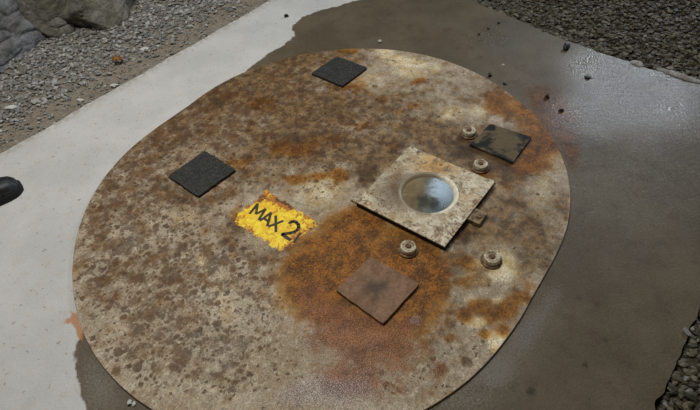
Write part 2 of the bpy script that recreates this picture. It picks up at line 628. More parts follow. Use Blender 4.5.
# larger loose stones, each its own thing
cnt = 0
while cnt < 110:
    x, y = s_left()
    l = SV @ (x, y) - 2.21
    if not visible(x, y, -4) or under_boulder(x, y) or l < .06 or rng.uniform() > np.interp(l, [0, .3], [.25, 1]): continue
    o = stone(0, 0, rng.uniform(.028, .044), M_GRAVEL, 'grey angular stone lying in the dry gravel bed by the boulders', group='larger stones in the dry gravel', tone=rng.uniform(0, .95))
    o.location = (x, y, gz(x, y))
    cnt += 1
cnt = 0
while cnt < 70:
    x, y = s_right()
    if not visible(x, y, -4): continue
    o = stone(0, 0, rng.uniform(.028, .045), M_GRAVEL_DK, 'dark angular stone lying in the damp gravel at the right', group='larger stones in the damp gravel', tone=rng.uniform(.2, 1))
    o.location = (x, y, gz(x, y))
    cnt += 1
for px, py, s, lab in [(12, 108, .06, 'pale flat stone at the left end of the dry gravel'),
                       (79, 98, .045, 'pale stone on dirt close to the concrete strip'),
                       (35, 101, .05, 'light grey stone in the gravel right of the pale flat stone'),
                       (145, 48, .055, 'pale stone in the gravel below the right boulder'),
                       (114, 84, .045, 'whitish stone just below the orange leaf, near the concrete edge')]:
    stone(px, py, s, M_GRAVEL_WH if s != .05 else M_GRAVEL, lab, tone=.8, flatness=.4)
for k, (px, py, s) in enumerate([(694, 327, .03), (687, 333, .035), (672, 374, .03), (687, 377, .028), (690, 390, .035), (668, 402, .03), (698, 318, .03)]):
    stone(px, py, s * .8, M_GRAVEL, 'light grey pebble in the dark gravel at the lower right corner', group='light pebbles in the corner gravel', tone=.35, name='pebble', cat='pebble')
for px, py, s, mt, lab in [
        (380, 42, .028, M_GRAVEL_WH, 'white pebble on wet concrete just past the far rim of the cover'),
        (287, 17, .03, M_STONE_BK, 'single dark pebble on the pale dry concrete strip'),
        (565.6, 49, .045, M_STONE_BK, 'black stone by the gravel edge, largest on the wet concrete'),
        (588, 78, .036, M_STONE_BK, 'black stone standing in the shiny patch of wet concrete'),
        (490, 76, .026, M_STONE_BK, 'black pebble touching the far right rim of the cover'),
        (498.5, 23.5, .02, M_STONE_BK, 'small black pebble nearest the far gravel edge'),
        (488, 29, .018, M_STONE_BK, 'small black pebble midway in a row of three'),
        (479, 35, .018, M_STONE_BK, 'small black pebble at the near end of a row of three'),
        (504.6, 84, .022, M_STONE_BK, 'dull dark pebble just right of the rim pebble'),
        (547, 97, .028, M_STONE_BK, 'flat dark pebble between the orange stain and the shiny patch'),
        (561, 111, .026, M_STONE_BK, 'dark pebble on the orange stained concrete outside the rim'),
        (503, 65, .014, M_GRAVEL_WH, 'white chip on the wet concrete above the rim pebble'),
        (130, 402, .02, M_GRAVEL_WH, 'small pale chip in the wet patch at the bottom left'),
        (134, 404, .016, M_GRAVEL_WH, 'tiny pale chip beside the small chip at the bottom left')]:
    stone(px, py, s, mt, lab, 'pebble', name='pebble', z=0.0)

# crumbled pale lips of the slab along the right gravel
M_LIP = mat_simple('pale_crumbled_cement', srgb(150, 148, 142), srgb(178, 176, 170), 40, .8)
for pts, w, lab in [([(657, 68.5), (668, 72.5), (680, 76.5), (692, 80.5), (706, 84)], .026, 'long pale ridge of cement along the wet slab edge'),
                    ([(630, 62), (637, 63.5), (643, 66.5)], .03, 'short pale ridge of cement left of the long ridge')]:
    bm = bmesh.new()
    rows = []
    fine_pts = []
    for (a, b) in zip(pts, pts[1:]):
        for t in np.linspace(0, 1, 7, endpoint=False):
            fine_pts.append((a[0] + (b[0] - a[0]) * t, a[1] + (b[1] - a[1]) * t))
    fine_pts.append(pts[-1])
    N = len(fine_pts)
    for i, p in enumerate(fine_pts):
        c = G(*p)
        t = G(*fine_pts[min(i + 1, N - 1)]) - G(*fine_pts[max(i - 1, 0)])
        t.normalize()
        nrm = Vector((-t.y, t.x, 0))
        e = math.sin(math.pi * (i + .6) / (N + .2)) ** .4
        row = []
        for k in range(7):
            a = math.pi * k / 6
            ww = w * e * (1 + .5 * wn(i * .9, k, 1.0, 4)) * .5
            row.append(bm.verts.new(c + nrm * math.cos(a) * ww + Vector((0, 0, -.004 + math.sin(a) * .018 * e * (1 + .4 * wn(i, k, .8, 2))))))
        rows.append(row)
    for r1, r2 in zip(rows, rows[1:]):
        for k in range(6):
            bm.faces.new((r1[k], r1[k + 1], r2[k + 1], r2[k]))
        bm.faces.new((r1[6], r1[0], r2[0], r2[6]))
    bm.faces.new(rows[0]); bm.faces.new(rows[-1])
    tag(bm_obj('cement_ridge', bm, M_LIP, smooth=False), lab, 'ridge')

# ------------------------------------------------------------------ boulders
def boulder(front, size, mat, label, seed, rz=0.0, sink=.35, cuts=16, back=None):
    r = random.Random(seed)
    bm = bmesh.new()
    bmesh.ops.create_icosphere(bm, subdivisions=6, radius=1)
    planes = []
    for _ in range(cuts):
        d = Vector((r.gauss(0, 1), r.gauss(0, 1), r.gauss(0, 1))).normalized()
        planes.append((d, r.uniform(.6, .88)))
    sx, sy, sz = size
    for v in bm.verts:
        p = v.co.copy()
        for d, c in planes:
            h = p.dot(d)
            if h > c: p -= d * (h - c) * .92
        nn = .14 * mnoise.noise(p * 1.5 + Vector((seed, 0, 0))) + .06 * mnoise.noise(p * 3.6 + Vector((0, seed, 0))) - .10 * (1 - abs(mnoise.noise(Vector((p.x, p.y, p.z * 2.2)) * 1.1 + Vector((0, 0, seed))))) ** 14 + .03 * mnoise.noise(p * 8) + .02 * mnoise.noise(p * 20)
        p *= 1 + nn
        v.co = (p.x * sx / 2, p.y * sy / 2, p.z * sz / 2)
    o = bm_obj('boulder', bm, mat, smooth=True)
    f = G(*front)
    d = Vector((f.x, f.y, 0)).normalized() if back is None else Vector(back)
    c = f + d * (sy / 2 * .86)
    o.location = (c.x, c.y, sz / 2 - sink * sz)
    o.rotation_euler = (0, 0, rz)
    return tag(o, label, 'boulder')


ROCK_A = mat_rock('blue_grey_rock', srgb(116, 118, 122), srgb(150, 150, 152), srgb(124, 116, 100), .4)
ROCK_B = mat_rock('mid_grey_rock', srgb(112, 110, 102), srgb(146, 143, 132), srgb(112, 106, 82), .6)
ROCK_C = mat_rock('mossy_rock', srgb(118, 114, 102), srgb(154, 150, 138), srgb(108, 100, 74), .65)
aw = SA
boulder(*BOULDERS[0], ROCK_A, 'blue-grey boulder at the left edge behind the gravel', 3, aw + .25)
boulder(*BOULDERS[1], ROCK_B, 'mid grey boulder between the blue-grey one and the mossy one', 14, aw - .1)
boulder(*BOULDERS[2], ROCK_C, 'mossy brown boulder, rightmost of the rocks behind the gravel', 23, aw + .05)
boulder(*BOULDERS[3], ROCK_C, 'brown boulder behind the blue-grey boulder at the top left corner', 31, aw, sink=.3)

# ------------------------------------------------------------------ steel cover
KZ = (1.4 - .009) / 1.4
PC = Vector((-.0758 * KZ, 1.4263 * KZ, 0))
PA = math.radians(53.82)
HL, HW = .9575 * KZ, .8229 * KZ
TOP = .009
cover = empty('manhole_cover', (PC.x, PC.y, 0), PA)
tag(cover, 'large oblong rust-stained steel cover lying on the concrete slab', 'cover')


def stadium(n):
    pts = []
    st = HL - HW
    tot = 4 * st + 2 * math.pi * HW
    for i in range(n):
        s = tot * i / n
        if s < math.pi * HW:
            a = -math.pi / 2 + s / HW
            pts.append((st + HW * math.cos(a), HW * math.sin(a)))
        elif s < math.pi * HW + 2 * st:
            pts.append((st - (s - math.pi * HW), HW))
        elif s < 2 * math.pi * HW + 2 * st:
            a = math.pi / 2 + (s - math.pi * HW - 2 * st) / HW
            pts.append((-st + HW * math.cos(a), HW * math.sin(a)))
        else:
            pts.append((-st + (s - 2 * math.pi * HW - 2 * st), -HW))
    # the hand-cut plate is not a perfect oval: measured departures every 12 degrees
    dep = [0.0, .0035, .0032, .0052, .0046, -.0009, -.0087, -.005, .0025, .0008, -.0029, -.0071, -.0113, -.0145, -.0068, -.0008, .002, -.0003, -.0023, -.0036, -.0034, -.0037, -.0065, .0006, .0009, -.0017, -.0075, -.013, -.0113, -.0043]
    out = []
    for x, y in pts:
        d = float(np.interp(math.degrees(math.atan2(y, x)), [-180 + 12 * k for k in range(31)], dep + dep[:1]))
        L = math.hypot(x, y)
        out.append((x * (1 + d / L), y * (1 + d / L)))
    return out


N_T, N_R = 320, 90
bd = stadium(N_T)
cv, cf = [(0, 0, TOP)], []
fr = [(k + 1) / N_R for k in range(N_R)]
for k, s in enumerate(fr):
    for (x, y) in bd:
        if k == N_R - 1:
            L = math.hypot(x, y)
            cv.append((x - x / L * .0012, y - y / L * .0012, TOP))
        else:
            cv.append((x * s, y * s, TOP))
for z in (TOP - .0012, .0):
    for (x, y) in bd: cv.append((x, y, z))
NRr = N_R + 2
for i in range(N_T):
    cf.append((0, 1 + i, 1 + (i + 1) % N_T))
for k in range(NRr - 1):
    for i in range(N_T):
        i2 = (i + 1) % N_T
        cf.append((1 + k * N_T + i, 1 + (k + 1) * N_T + i, 1 + (k + 1) * N_T + i2, 1 + k * N_T + i2))
cf.append([1 + (NRr - 1) * N_T + i for i in range(N_T)][::-1])
ca, sa_ = math.cos(PA), math.sin(PA)
loc = np.array([(v[0], v[1]) for v in cv])
W = np.stack([PC.x + loc[:, 0] * ca - loc[:, 1] * sa_, PC.y + loc[:, 0] * sa_ + loc[:, 1] * ca], 1)
cov_attr = {
    'spots': np.clip(blobs(W, [(170, 130, 80, 56, .95, -30), (120, 210, 60, 60, .95), (190, 200, 50, 40, .7), (130, 290, 60, 50, .9), (200, 270, 60, 50, .9), (180, 350, 70, 45, .8), (250, 300, 40, 50, .55),
                               (230, 110, 50, 40, .6), (280, 90, 40, 30, .5), (320, 120, 50, 36, .6), (330, 170, 40, 24, .45), (240, 150, 50, 36, .5), (410, 120, 40, 30, .4), (480, 220, 40, 30, .3), (300, 70, 50, 20, .6), (260, 370, 40, 40, .35), (360, 130, 60, 40, .3), (450, 330, 30, 40, .25), (410, 380, 50, 20, .3)]), 0, 1),
    'film': np.clip(blobs(W, [(280, 145, 66, 26, .8), (330, 150, 30, 14, .5), (250, 78, 60, 30, .8, -20), (205, 108, 50, 32, .5, -30), (300, 100, 60, 30, .6), (155, 150, 46, 40, .4), (255, 180, 30, 14, .5),
                              (375, 160, 26, 22, .85, -35), (350, 110, 70, 26, .5), (390, 140, 40, 20, .45), (480, 152, 46, 26, .97), (450, 140, 26, 14, .8), (525, 150, 24, 22, .8), (430, 150, 14, 10, .6), (430, 132, 30, 14, .6), (520, 165, 28, 26, .6), (470, 230, 28, 20, .8), (235, 232, 22, 16, .7), (270, 256, 34, 10, .5), (330, 190, 60, 30, .3),
                              (500, 210, 44, 44, .55), (535, 245, 28, 36, .65), (560, 200, 12, 30, .4), (115, 190, 40, 44, .3), (95, 270, 25, 60, .3), (430, 95, 50, 34, .4), (500, 100, 36, 18, .5), (455, 265, 30, 18, .6), (330, 58, 60, 14, .6), (200, 195, 44, 24, .5), (450, 300, 24, 30, .4), (430, 350, 40, 30, .35), (500, 300, 30, 40, .35), (160, 260, 60, 50, .25)]), 0, 1),
    'orange': np.clip(blobs(W, [(368, 284, 52, 38, .8, 20), (345, 242, 36, 24, .85, -20), (308, 282, 28, 34, .85), (412, 262, 36, 24, .75), (428, 288, 20, 28, .8), (360, 222, 28, 13, .75), (400, 240, 25, 14, .6), (534, 116, 20, 20, .85, 20), (552, 138, 16, 22, .95, 40), (330, 310, 26, 20, .5), (410, 322, 24, 24, .6),
                                (522, 163, 16, 14, .75), (540, 160, 14, 14, .4), (485, 178, 10, 8, .5), (296, 181, 12, 5, .55), (320, 178, 12, 4, .5), (340, 176, 9, 7, .65), (478, 306, 12, 7, .6), (492, 318, 9, 8, .65), (508, 312, 10, 9, .6, -20), (464, 318, 8, 7, .6), (519, 300, 10, 7, .5), (503, 332, 7, 7, .6), (484, 336, 6, 6, .55), (528, 285, 8, 8, .35),
                                (348, 85, 20, 10, .3), (358, 128, 12, 4, .45), (380, 100, 9, 4, .35), (418, 83, 8, 3, .55, -20), (413, 107, 7, 4, .5), (298, 265, 12, 10, .4), (498, 103, 18, 12, .6), (510, 112, 14, 8, .5), (465, 285, 10, 8, .35), (350, 52, 12, 4, .5), (290, 150, 26, 8, .5), (320, 142, 16, 6, .4),
                                (450, 340, 6, 5, .4), (395, 148, 7, 5, .4), (205, 190, 10, 5, .3), (238, 215, 6, 9, .5), (300, 243, 18, 6, .45), (470, 265, 12, 8, .4), (455, 235, 12, 8, .4), (502, 190, 14, 8, .35), (240, 165, 14, 6, .4), (262, 105, 16, 6, .35), (425, 225, 16, 6, .4)]), 0, 1),
    'crust': np.clip(blobs(W, [(335, 325, 36, 24, .8), (370, 345, 45, 26, .9), (350, 380, 40, 24, .75), (400, 335, 25, 20, .5), (310, 300, 18, 24, .5), (420, 365, 30, 22, .3), (390, 395, 35, 15, .4)]), 0, 1),
    'sheen_grain': np.clip(blobs(W, [(340, 395, 50, 20, .8), (310, 390, 22, 18, .6), (306, 345, 9, 10, .5), (416, 322, 8, 10, .6, -20), (375, 368, 30, 12, .35), (290, 400, 20, 12, .6), (250, 345, 30, 30, .35), (210, 370, 40, 30, .3), (265, 318, 20, 12, .3)]), 0, 1),
    'pale': np.clip(blobs(W, [(452, 112, 11, 5, .9), (448, 121, 14, 6, .9), (478, 112, 14, 7, .6), (510, 107, 12, 7, .6), (400, 62, 28, 6, .8, 12), (385, 52, 10, 4, .7), (410, 75, 20, 6, .6, 10), (432, 70, 12, 6, .5), (490, 270, 26, 14, .8), (505, 265, 16, 24, .6), (475, 275, 18, 10, .7),
                              (474, 325, 10, 6, .7), (495, 342, 12, 12, .8), (500, 302, 12, 6, .7), (483, 323, 5, 5, .6), (470, 300, 10, 8, .5), (370, 85, 30, 12, .4), (325, 185, 30, 14, .5), (260, 178, 12, 6, .7), (315, 200, 30, 12, .4), (205, 265, 7, 10, .6, -30), (185, 215, 20, 14, .4), (225, 300, 30, 30, .3),
                              (395, 130, 20, 14, .3), (540, 190, 16, 30, .4), (510, 345, 14, 10, .5), (430, 105, 18, 10, .35), (440, 310, 16, 14, .4), (75, 285, 5, 50, .15)]), 0, 1),
    'dark': np.clip(blobs(W, [(400, 150, 14, 9, .65, -35), (365, 172, 16, 14, .6, -40), (470, 150, 30, 15, .7), (500, 168, 26, 11, .6), (515, 125, 20, 8, .5), (545, 128, 10, 16, .3), (338, 88, 8, 5, .4), (468, 240, 18, 12, .45), (180, 200, 16, 6, .4, 30), (240, 175, 8, 10, .45), (370, 190, 6, 14, .45), (505, 345, 6, 5, .4), (300, 142, 34, 10, .45), (250, 72, 30, 12, .35, -20), (215, 100, 20, 14, .35), (270, 100, 24, 10, .3), (330, 115, 24, 10, .35),
                              (380, 120, 14, 5, .4), (372, 131, 12, 5, .4), (398, 104, 10, 4, .4), (340, 250, 14, 8, .25), (256, 315, 6, 6, .55), (212, 378, 7, 7, .5), (165, 185, 12, 6, .4), (132, 205, 12, 8, .35), (405, 128, 8, 8, .3), (380, 300, 60, 40, .2)]), 0, 1),
    'damp': np.clip(blobs(W, [(470, 150, 60, 50, .4), (500, 110, 40, 30, .4), (350, 390, 60, 25, .35), (430, 130, 40, 30, .2)]), 0, 1),
}
plate = mesh_obj('cover_plate', cv, cf, mat_cover(), cover, attrs=cov_attr)


def to_plate(px, py, z=TOP):
    p = G(px, py, z)
    d = p - PC
    return Vector((d.x * ca + d.y * sa_, -d.x * sa_ + d.y * ca, 0))


# painted load marking -------------------------------------------------
mk = NT('worn_yellow_paint')
f1 = mk.noise(48, 5, .65, .3)
f2 = mk.noise(240, 3, .7)
edge = mk.attr('edge')
ycol = mk.mix(mk.ss(mk.noise(60, 3), .35, .65), srgb(236, 186, 20), srgb(252, 222, 48))
oc = mk.mix(mk.ss(f2, .4, .6), srgb(140, 84, 12), srgb(210, 130, 20))
rm = mk.ss(mk.add(f1, mk.mul(edge, .24)), .54, .68)
ycol = mk.mix(rm, ycol, oc)
rm2 = mk.ss(mk.add(mk.noise(38, 6, .7, 0, (4, 0, 2)), mk.mul(edge, .16)), .64, .74)
ycol = mk.mix(mk.mul(rm2, .85), ycol, srgb(74, 46, 22))
ycol = mk.mix(1.0, ycol, mk.rgbv(mk.add(1.0, mk.mul(mk.sub(f2, .5), .7))), 'MULTIPLY')
mk.set(Base_Color=ycol, Roughness=.5)
cl, ct, crr, cb = [to_plate(*p) for p in [(232.5, 221.5), (266.5, 190.5), (320.5, 224), (281.8, 252)]]
NA, NB = 44, 30
mv, ma, mf = [], [], []
for i in range(NA + 1):
    for j in range(NB + 1):
        a, b = i / NA, j / NB
        p = (cl * (1 - a) + cb * a) * (1 - b) + (ct * (1 - a) + crr * a) * b
        e = min(a, 1 - a, b, 1 - b)
        if e < 1e-6:
            ctr = (cl + ct + crr + cb) / 4
            p = p + (ctr - p).normalized() * (.001 + .014 * wn(p.x, p.y, 42, 1) + .007 * wn(p.x, p.y, 120, 1))
            # a bite out of the far edge as in the worn paint
        mv.append((p.x, p.y, TOP + (.0007 if e > 1e-6 else .0002)))
        bite = math.exp(-((a - .42) / .13) ** 2 - ((b - 1.0) / .2) ** 2) * 1.2 + math.exp(-((a - .04) / .05) ** 2 - ((b - .78) / .16) ** 2) * .7 + .45 * math.exp(-((a - .95) / .1) ** 2)+ .5 * math.exp(-((a - .2) / .2) ** 2 - ((b - .95) / .2) ** 2)
        ma.append(max(0, 1 - e / .12) * .6 + bite)
for i in range(NA):
    for j in range(NB):
        a = i * (NB + 1) + j
        mf.append((a, a + NB + 1, a + NB + 2, a + 1))
marking = mesh_obj('painted_marking', mv, mf, mk.m, cover, attrs={'edge': ma})
tag(marking, 'yellow painted load marking with black letters')

lm = NT('worn_black_lettering')
lf = lm.noise(75, 5, .7)
lcol = lm.mix(lm.ss(lf, .55, .68), srgb(44, 34, 14), srgb(112, 78, 20))
lm.set(Base_Color=lcol, Roughness=.55)


def lettering(strokes, p0, p1, h_vec, width, name='lettering'):
    """stencilled strokes (unit box: x along the text, y up) laid on the cover from p0 to p1, as tall as h_vec"""
    ex, ey = p1 - p0, h_vec
    bm = bmesh.new()
    for si, line in enumerate(strokes):
        z = TOP + .0014 + .00006 * si
        pts = [p0 + ex * x + ey * y for x, y in line]
        for a, b in zip(pts, pts[1:]):
            d = (b - a).normalized()
            nrm = Vector((-d.y, d.x, 0)) * width / 2
            a2, b2 = a - d * width * .12, b + d * width * .12
            q = [a2 - nrm, b2 - nrm, b2 + nrm, a2 + nrm]
            lo = [bm.verts.new((v.x, v.y, z - .0006)) for v in q]
            hi = [bm.verts.new((v.x, v.y, z)) for v in q]
            bm.faces.new(lo[::-1]); bm.faces.new(hi)
            for k in range(4): bm.faces.new((lo[k], lo[(k + 1) % 4], hi[(k + 1) % 4], hi[k]))
    o = bm_obj(name, bm, lm.m, marking)
    return o


b0_, b1_ = to_plate(249.8, 213.8), to_plate(276.0, 232.0)
hv = to_plate(257.2, 203.6) - b0_
LET_M = [[(.0, 0), (.02, 1)], [(.02, 1), (.17, .25)], [(.17, .25), (.33, 1)], [(.33, 1), (.35, 0)]]
LET_A = [[(.40, 0), (.54, 1)], [(.54, 1), (.68, 0)], [(.46, .33), (.62, .33)]]
LET_X = [[(.72, 0), (1.0, 1)], [(.72, 1), (1.0, 0)]]
lettering(LET_M + LET_A + LET_X, b0_, b1_, hv, .0095)
c0_, c1_ = to_plate(281, 234.6), to_plate(290.3, 241.0)
two = [(.02, .74), (.08, .88), (.25, .97), (.5, 1.0), (.75, .96), (.93, .84), (.96, .68), (.86, .52), (.6, .34), (.05, .04), (.98, .04)]
lettering([two], c0_, c1_, (to_plate(292.0, 219.6) - c0_), .0125)
d0_, d1_ = to_plate(292.6, 242), to_plate(294.6, 243.4)
lettering([[(.5, 0), (.5, 1)]], d0_, d1_, (to_plate(299.5, 232.5) - d0_), .0085)

# bolts ------------------------------------------------------------------
M_BOLT = mat_simple('weathered_steel', srgb(130, 112, 84), srgb(200, 188, 160), 70, .5, .2, .5, .3)
M_BOLT_DK = mat_simple('rusted_steel', srgb(70, 46, 24), srgb(128, 98, 62), 90, .6, .1, .5, .3)
M_HOLE = mat_simple('dark_grime', srgb(34, 26, 20), srgb(56, 42, 30), 60, .7)


def bolt_parts():
    bt = bm_obj('bolt', lathe([(0, 0), (.032, 0), (.034, .002), (.034, .006), (.031, .0085), (.0, .0085)], 40), M_BOLT_DK, cover, True)
    nut = bm_obj('bolt_head', lathe([(0, .0085), (.025, .0085), (.0275, .0105), (.0275, .021), (.025, .0245), (.0185, .0255), (.0165, .0235), (.0155, .0235), (0, .0235)], 40), M_BOLT, bt, True)
    bm = prism([(.0105 * math.cos(math.pi * k / 3), .0105 * math.sin(math.pi * k / 3)) for k in range(6)], .0236, .0285, .0012, 2)
    hx = bm_obj('hex_stud', bm, M_BOLT_DK, bt, False)
    return bt, nut, hx


bt, nut, hx = bolt_parts()
for i, (px, py, rz) in enumerate([(408, 250.5, .2), (491, 261, .9), (480, 168, .5), (468.5, 134.5, 1.3)]):
    if i == 0: b = bt
    else:
        b = bt.copy(); COL.objects.link(b); b.parent = cover
        for ch in (nut, hx):
            c = ch.copy(); COL.objects.link(c); c.parent = b
    p = to_plate(px, py)
    b.location = (p.x, p.y, TOP - .0005)
    b.rotation_euler = (0, 0, rz)


# ------------------------------------------------------------------ square pads
def mat_pad_black():
    n = NT('black_rubber')
    f = n.noise(60, 5, .7)
    g = n.noise(300, 3, .75)
    col = n.mix(n.ss(f, .4, .65), srgb(36, 36, 33), srgb(52, 51, 47))
    col = n.mix(n.mul(n.ss(n.noise(150, 4, .75), .52, .68), .6), col, srgb(104, 101, 92))
    n.set(Base_Color=col, Roughness=.7, Specular_IOR_Level=.3)
    n.bump(n.add(f, g), .7, .002)
    return n.m


def mat_pad_mottled():
    n = NT('muddy_black_rubber')
    f = n.noise(11, 4, .6, .5, (1.3, .2, 0))
    g = n.noise(70, 4, .7)
    col = n.mix(n.ss(f, .44, .56), srgb(24, 25, 24), srgb(98, 84, 60))
    col = n.mix(n.mul(n.ss(g, .5, .7), .4), col, srgb(56, 50, 40))
    n.set(Base_Color=col, Roughness=.75, Specular_IOR_Level=.25)
    n.bump(g, .4, .002)
    return n.m


def mat_pad_rust():
    n = NT('rusty_pad')
    f = n.noise(40, 5, .7)
    g = n.noise(260, 3, .75)
    dst = n.t.nodes.new('ShaderNodeVectorMath'); dst.operation = 'LENGTH'
    n.t.links.new(n.co, dst.inputs[0])
    spot = n.ss(n.add(dst.outputs['Value'], n.mul(n.sub(n.noise(24, 5, .7), .5), .09)), .07, .0)
    col = n.mix(n.ss(f, .35, .65), srgb(116, 86, 60), srgb(142, 112, 86))
    col = n.mix(n.mul(n.ss(g, .5, .68), .6), col, srgb(78, 60, 48))
    col = n.mix(n.mul(spot, .75), col, srgb(62, 56, 50))
    n.set(Base_Color=col, Roughness=.75, Specular_IOR_Level=.3)
    n.bump(n.add(f, g), .6, .002)
    return n.m


def pad(corners, thick, mat, label, seed, wob=.003):
    pts = [G(*p, TOP + thick) for p in corners]
    c = sum(pts, Vector()) / 4
    c.z = TOP
    poly = []
    for i in range(4):
        a, b = pts[i], pts[(i + 1) % 4]
        for t in np.linspace(0, 1, 14, endpoint=False):
            p = a.lerp(b, float(t))
            e = 0 if t == 0 else 1
            q = p - c
            s = 1 - (wob * (.5 + wn(p.x, p.y, 30, seed)) * e + (.003 if t == 0 else 0)) / q.length
            poly.append((q.x * s, q.y * s))
    area = sum(poly[i][0] * poly[(i + 1) % len(poly)][1] - poly[(i + 1) % len(poly)][0] * poly[i][1] for i in range(len(poly)))
    if area < 0: poly = poly[::-1]
    bm = prism(poly, 0, thick)
    tope = [e for e in bm.edges if all(abs(v.co.z - thick) < 1e-6 for v in e.verts)]
    bmesh.ops.bevel(bm, geom=tope, offset=.0015, segments=2, affect='EDGES')
    o = bm_obj('square_pad', bm, mat)
    o.location = c
    return tag(o, label, 'pad')


MB_ = mat_pad_black()
pad([(336.6, 55.8), (367.6, 67.2), (342.5, 86), (311, 73)], .012, MB_, 'black square pad near the far rim of the cover', 1)
pad([(204.7, 150.3), (236.2, 169.4), (198, 196.6), (167.4, 176)], .012, MB_, 'black square pad to the left, behind the yellow MAX marking', 2)
pad([(490.4, 123.3), (532, 137), (513, 162.5), (469, 144)], .012, mat_pad_mottled(), 'muddy black square pad beside two bolts at the right, right of the hatch', 3)
pad([(370, 255.9), (420, 283.5), (383.2, 324), (335.5, 290.2)], .013, mat_pad_rust(), 'rusty brown square pad in the middle of the orange rust stain', 4)

# ------------------------------------------------------------------ inspection hatch
LT = .026
hc = [G(*p, TOP + LT) for p in [(411.2, 146.2), (495, 181.8), (443.6, 247.6), (355.2, 200.2)]]
hcen = sum(hc, Vector()) / 4
ha = math.atan2((hc[1] - hc[0]).y, (hc[1] - hc[0]).x)
HS = sum((hc[(i + 1) % 4] - hc[i]).length for i in range(4)) / 8      # half side
hatch = empty('inspection_hatch', (hcen.x, hcen.y, TOP), ha)
tag(hatch, 'square weathered steel hatch lid with a round glass window on the cover', 'hatch')
hcos, hsin = math.cos(ha), math.sin(ha)


def to_hatch(px, py, z):
    d = G(px, py, z) - hcen
    return Vector((d.x * hcos + d.y * hsin, -d.x * hsin + d.y * hcos, 0))


wc = to_hatch(428.3, 192.6, TOP + LT)
RO, RI = .108, .101
# lid with a round opening
bm = bmesh.new()
SEG = 64


def sq(ang, h):
    c, s = math.cos(ang), math.sin(ang)
    k = h / max(abs(c), abs(s))
    return c * k, s * k


def sqp(ang, h):      # square point seen from the window centre
    c, s = math.cos(ang), math.sin(ang)
    ts = []
    for comp, o0 in ((c, wc.x), (s, wc.y)):
        if abs(comp) > 1e-9:
            ts.append(((h if comp > 0 else -h) - o0) / comp)
    t = min(ts)
    return wc.x + c * t, wc.y + s * t


angs = sorted([2 * math.pi * k / SEG for k in range(SEG)] + [math.atan2(y - wc.y, x - wc.x) % (2 * math.pi) for x in (-HS, HS) for y in (-HS, HS)])
rowsH = []
for (kind, v, z) in [('c', RI, .018), ('c', RI, LT), ('m', .5, LT), ('s', HS - .001, LT), ('s', HS, LT - .001), ('s', HS, LT - .005), ('s', HS - .006, LT - .0052), ('c', RI, .018)]:
    row = []
    for a in angs:
        if kind == 'c': x, y = wc.x + v * math.cos(a), wc.y + v * math.sin(a)
        elif kind == 's': x, y = sqp(a, v)
        else:
            x0, y0 = wc.x + RI * math.cos(a), wc.y + RI * math.sin(a)
            x1, y1 = sqp(a, HS)
            x, y = (x0 + x1) / 2, (y0 + y1) / 2
        row.append(bm.verts.new((x, y, z)))
    rowsH.append(row)
na = len(angs)
for r1, r2 in zip(rowsH, rowsH[1:]):
    for k in range(na):
        bm.faces.new((r1[k], r2[k], r2[(k + 1) % na], r1[(k + 1) % na]))
hm = NT('weathered_lid_paint')
f = hm.noise(20, 6, .65, .5, (2, 7, 0))
g = hm.noise(260, 3, .7)
s1 = hm.noise(36, 6, .7, .6)
d1 = hm.t.nodes.new('ShaderNodeVectorMath'); d1.operation = 'DISTANCE'
hm.t.links.new(hm.co, d1.inputs[0]); d1.inputs[1].default_value = (wc.x - .085, wc.y - .045, .016)
d2 = hm.t.nodes.new('ShaderNodeVectorMath'); d2.operation = 'DISTANCE'
hm.t.links.new(hm.co, d2.inputs[0]); d2.inputs[1].default_value = (wc.x - .05, wc.y + .14, .016)
col = hm.mix(hm.ss(f, .35, .65), srgb(176, 158, 122), srgb(218, 208, 182))
col = hm.mix(hm.mul(hm.ss(s1, .50, .62), .8), col, srgb(112, 86, 52))
col = hm.mix(hm.mul(hm.ss(hm.noise(50, 5, .7, 1.0, (9, 3, 0)), .58, .66), .85), col, srgb(74, 54, 40))
col = hm.mix(hm.mul(hm.ss(hm.add(d1.outputs['Value'], hm.mul(hm.sub(s1, .5), .25)), .15, .03), .85), col, srgb(104, 84, 58))
o2 = hm.ss(hm.add(d2.outputs['Value'], hm.mul(hm.sub(s1, .5), .3)), .12, .02)
col = hm.mix(o2, col, hm.mix(1.0, col, (.86, .60, .28), 'MULTIPLY'))
ck = hm.math('ABSOLUTE', hm.sub(hm.noise(17, 4, .6, .8, (6, 6, 1)), .5))
ckm = hm.ss(hm.noise(9, 3, .5, 0, (1, 8, 3)), .45, .6)
col = hm.mix(hm.mul(hm.mul(hm.ss(ck, .022, .006), ckm), .85), col, srgb(92, 60, 46))
o3 = hm.ss(hm.noise(12, 6, .68, .5, (5, 1, 2)), .50, .66)
col = hm.mix(hm.mul(o3, .8), col, hm.mix(1.0, col, (.74, .52, .28), 'MULTIPLY'))
col = hm.mix(1.0, col, hm.rgbv(hm.add(1.0, hm.mul(hm.sub(g, .5), .8))), 'MULTIPLY')
hm.set(Base_Color=col, Roughness=.5)
hm.bump(hm.add(s1, g), .35, .0015)
lid = bm_obj('lid', bm, hm.m, hatch, True)
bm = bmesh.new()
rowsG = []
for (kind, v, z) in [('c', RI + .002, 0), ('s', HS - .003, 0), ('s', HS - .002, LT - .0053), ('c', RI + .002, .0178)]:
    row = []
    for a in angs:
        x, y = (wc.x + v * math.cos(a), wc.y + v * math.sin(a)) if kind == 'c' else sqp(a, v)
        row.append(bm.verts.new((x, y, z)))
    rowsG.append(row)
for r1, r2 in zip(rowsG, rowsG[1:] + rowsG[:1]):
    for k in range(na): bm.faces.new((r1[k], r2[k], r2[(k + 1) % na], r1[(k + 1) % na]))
band_o = bm_obj('lid_band', bm, mat_simple('black_lid_band', srgb(20, 18, 16), srgb(36, 31, 26), 60, .8, 0, .4, .3), hatch)  # black band below the lid plate so the sides come out dark
tag(band_o, 'black band under the lid')

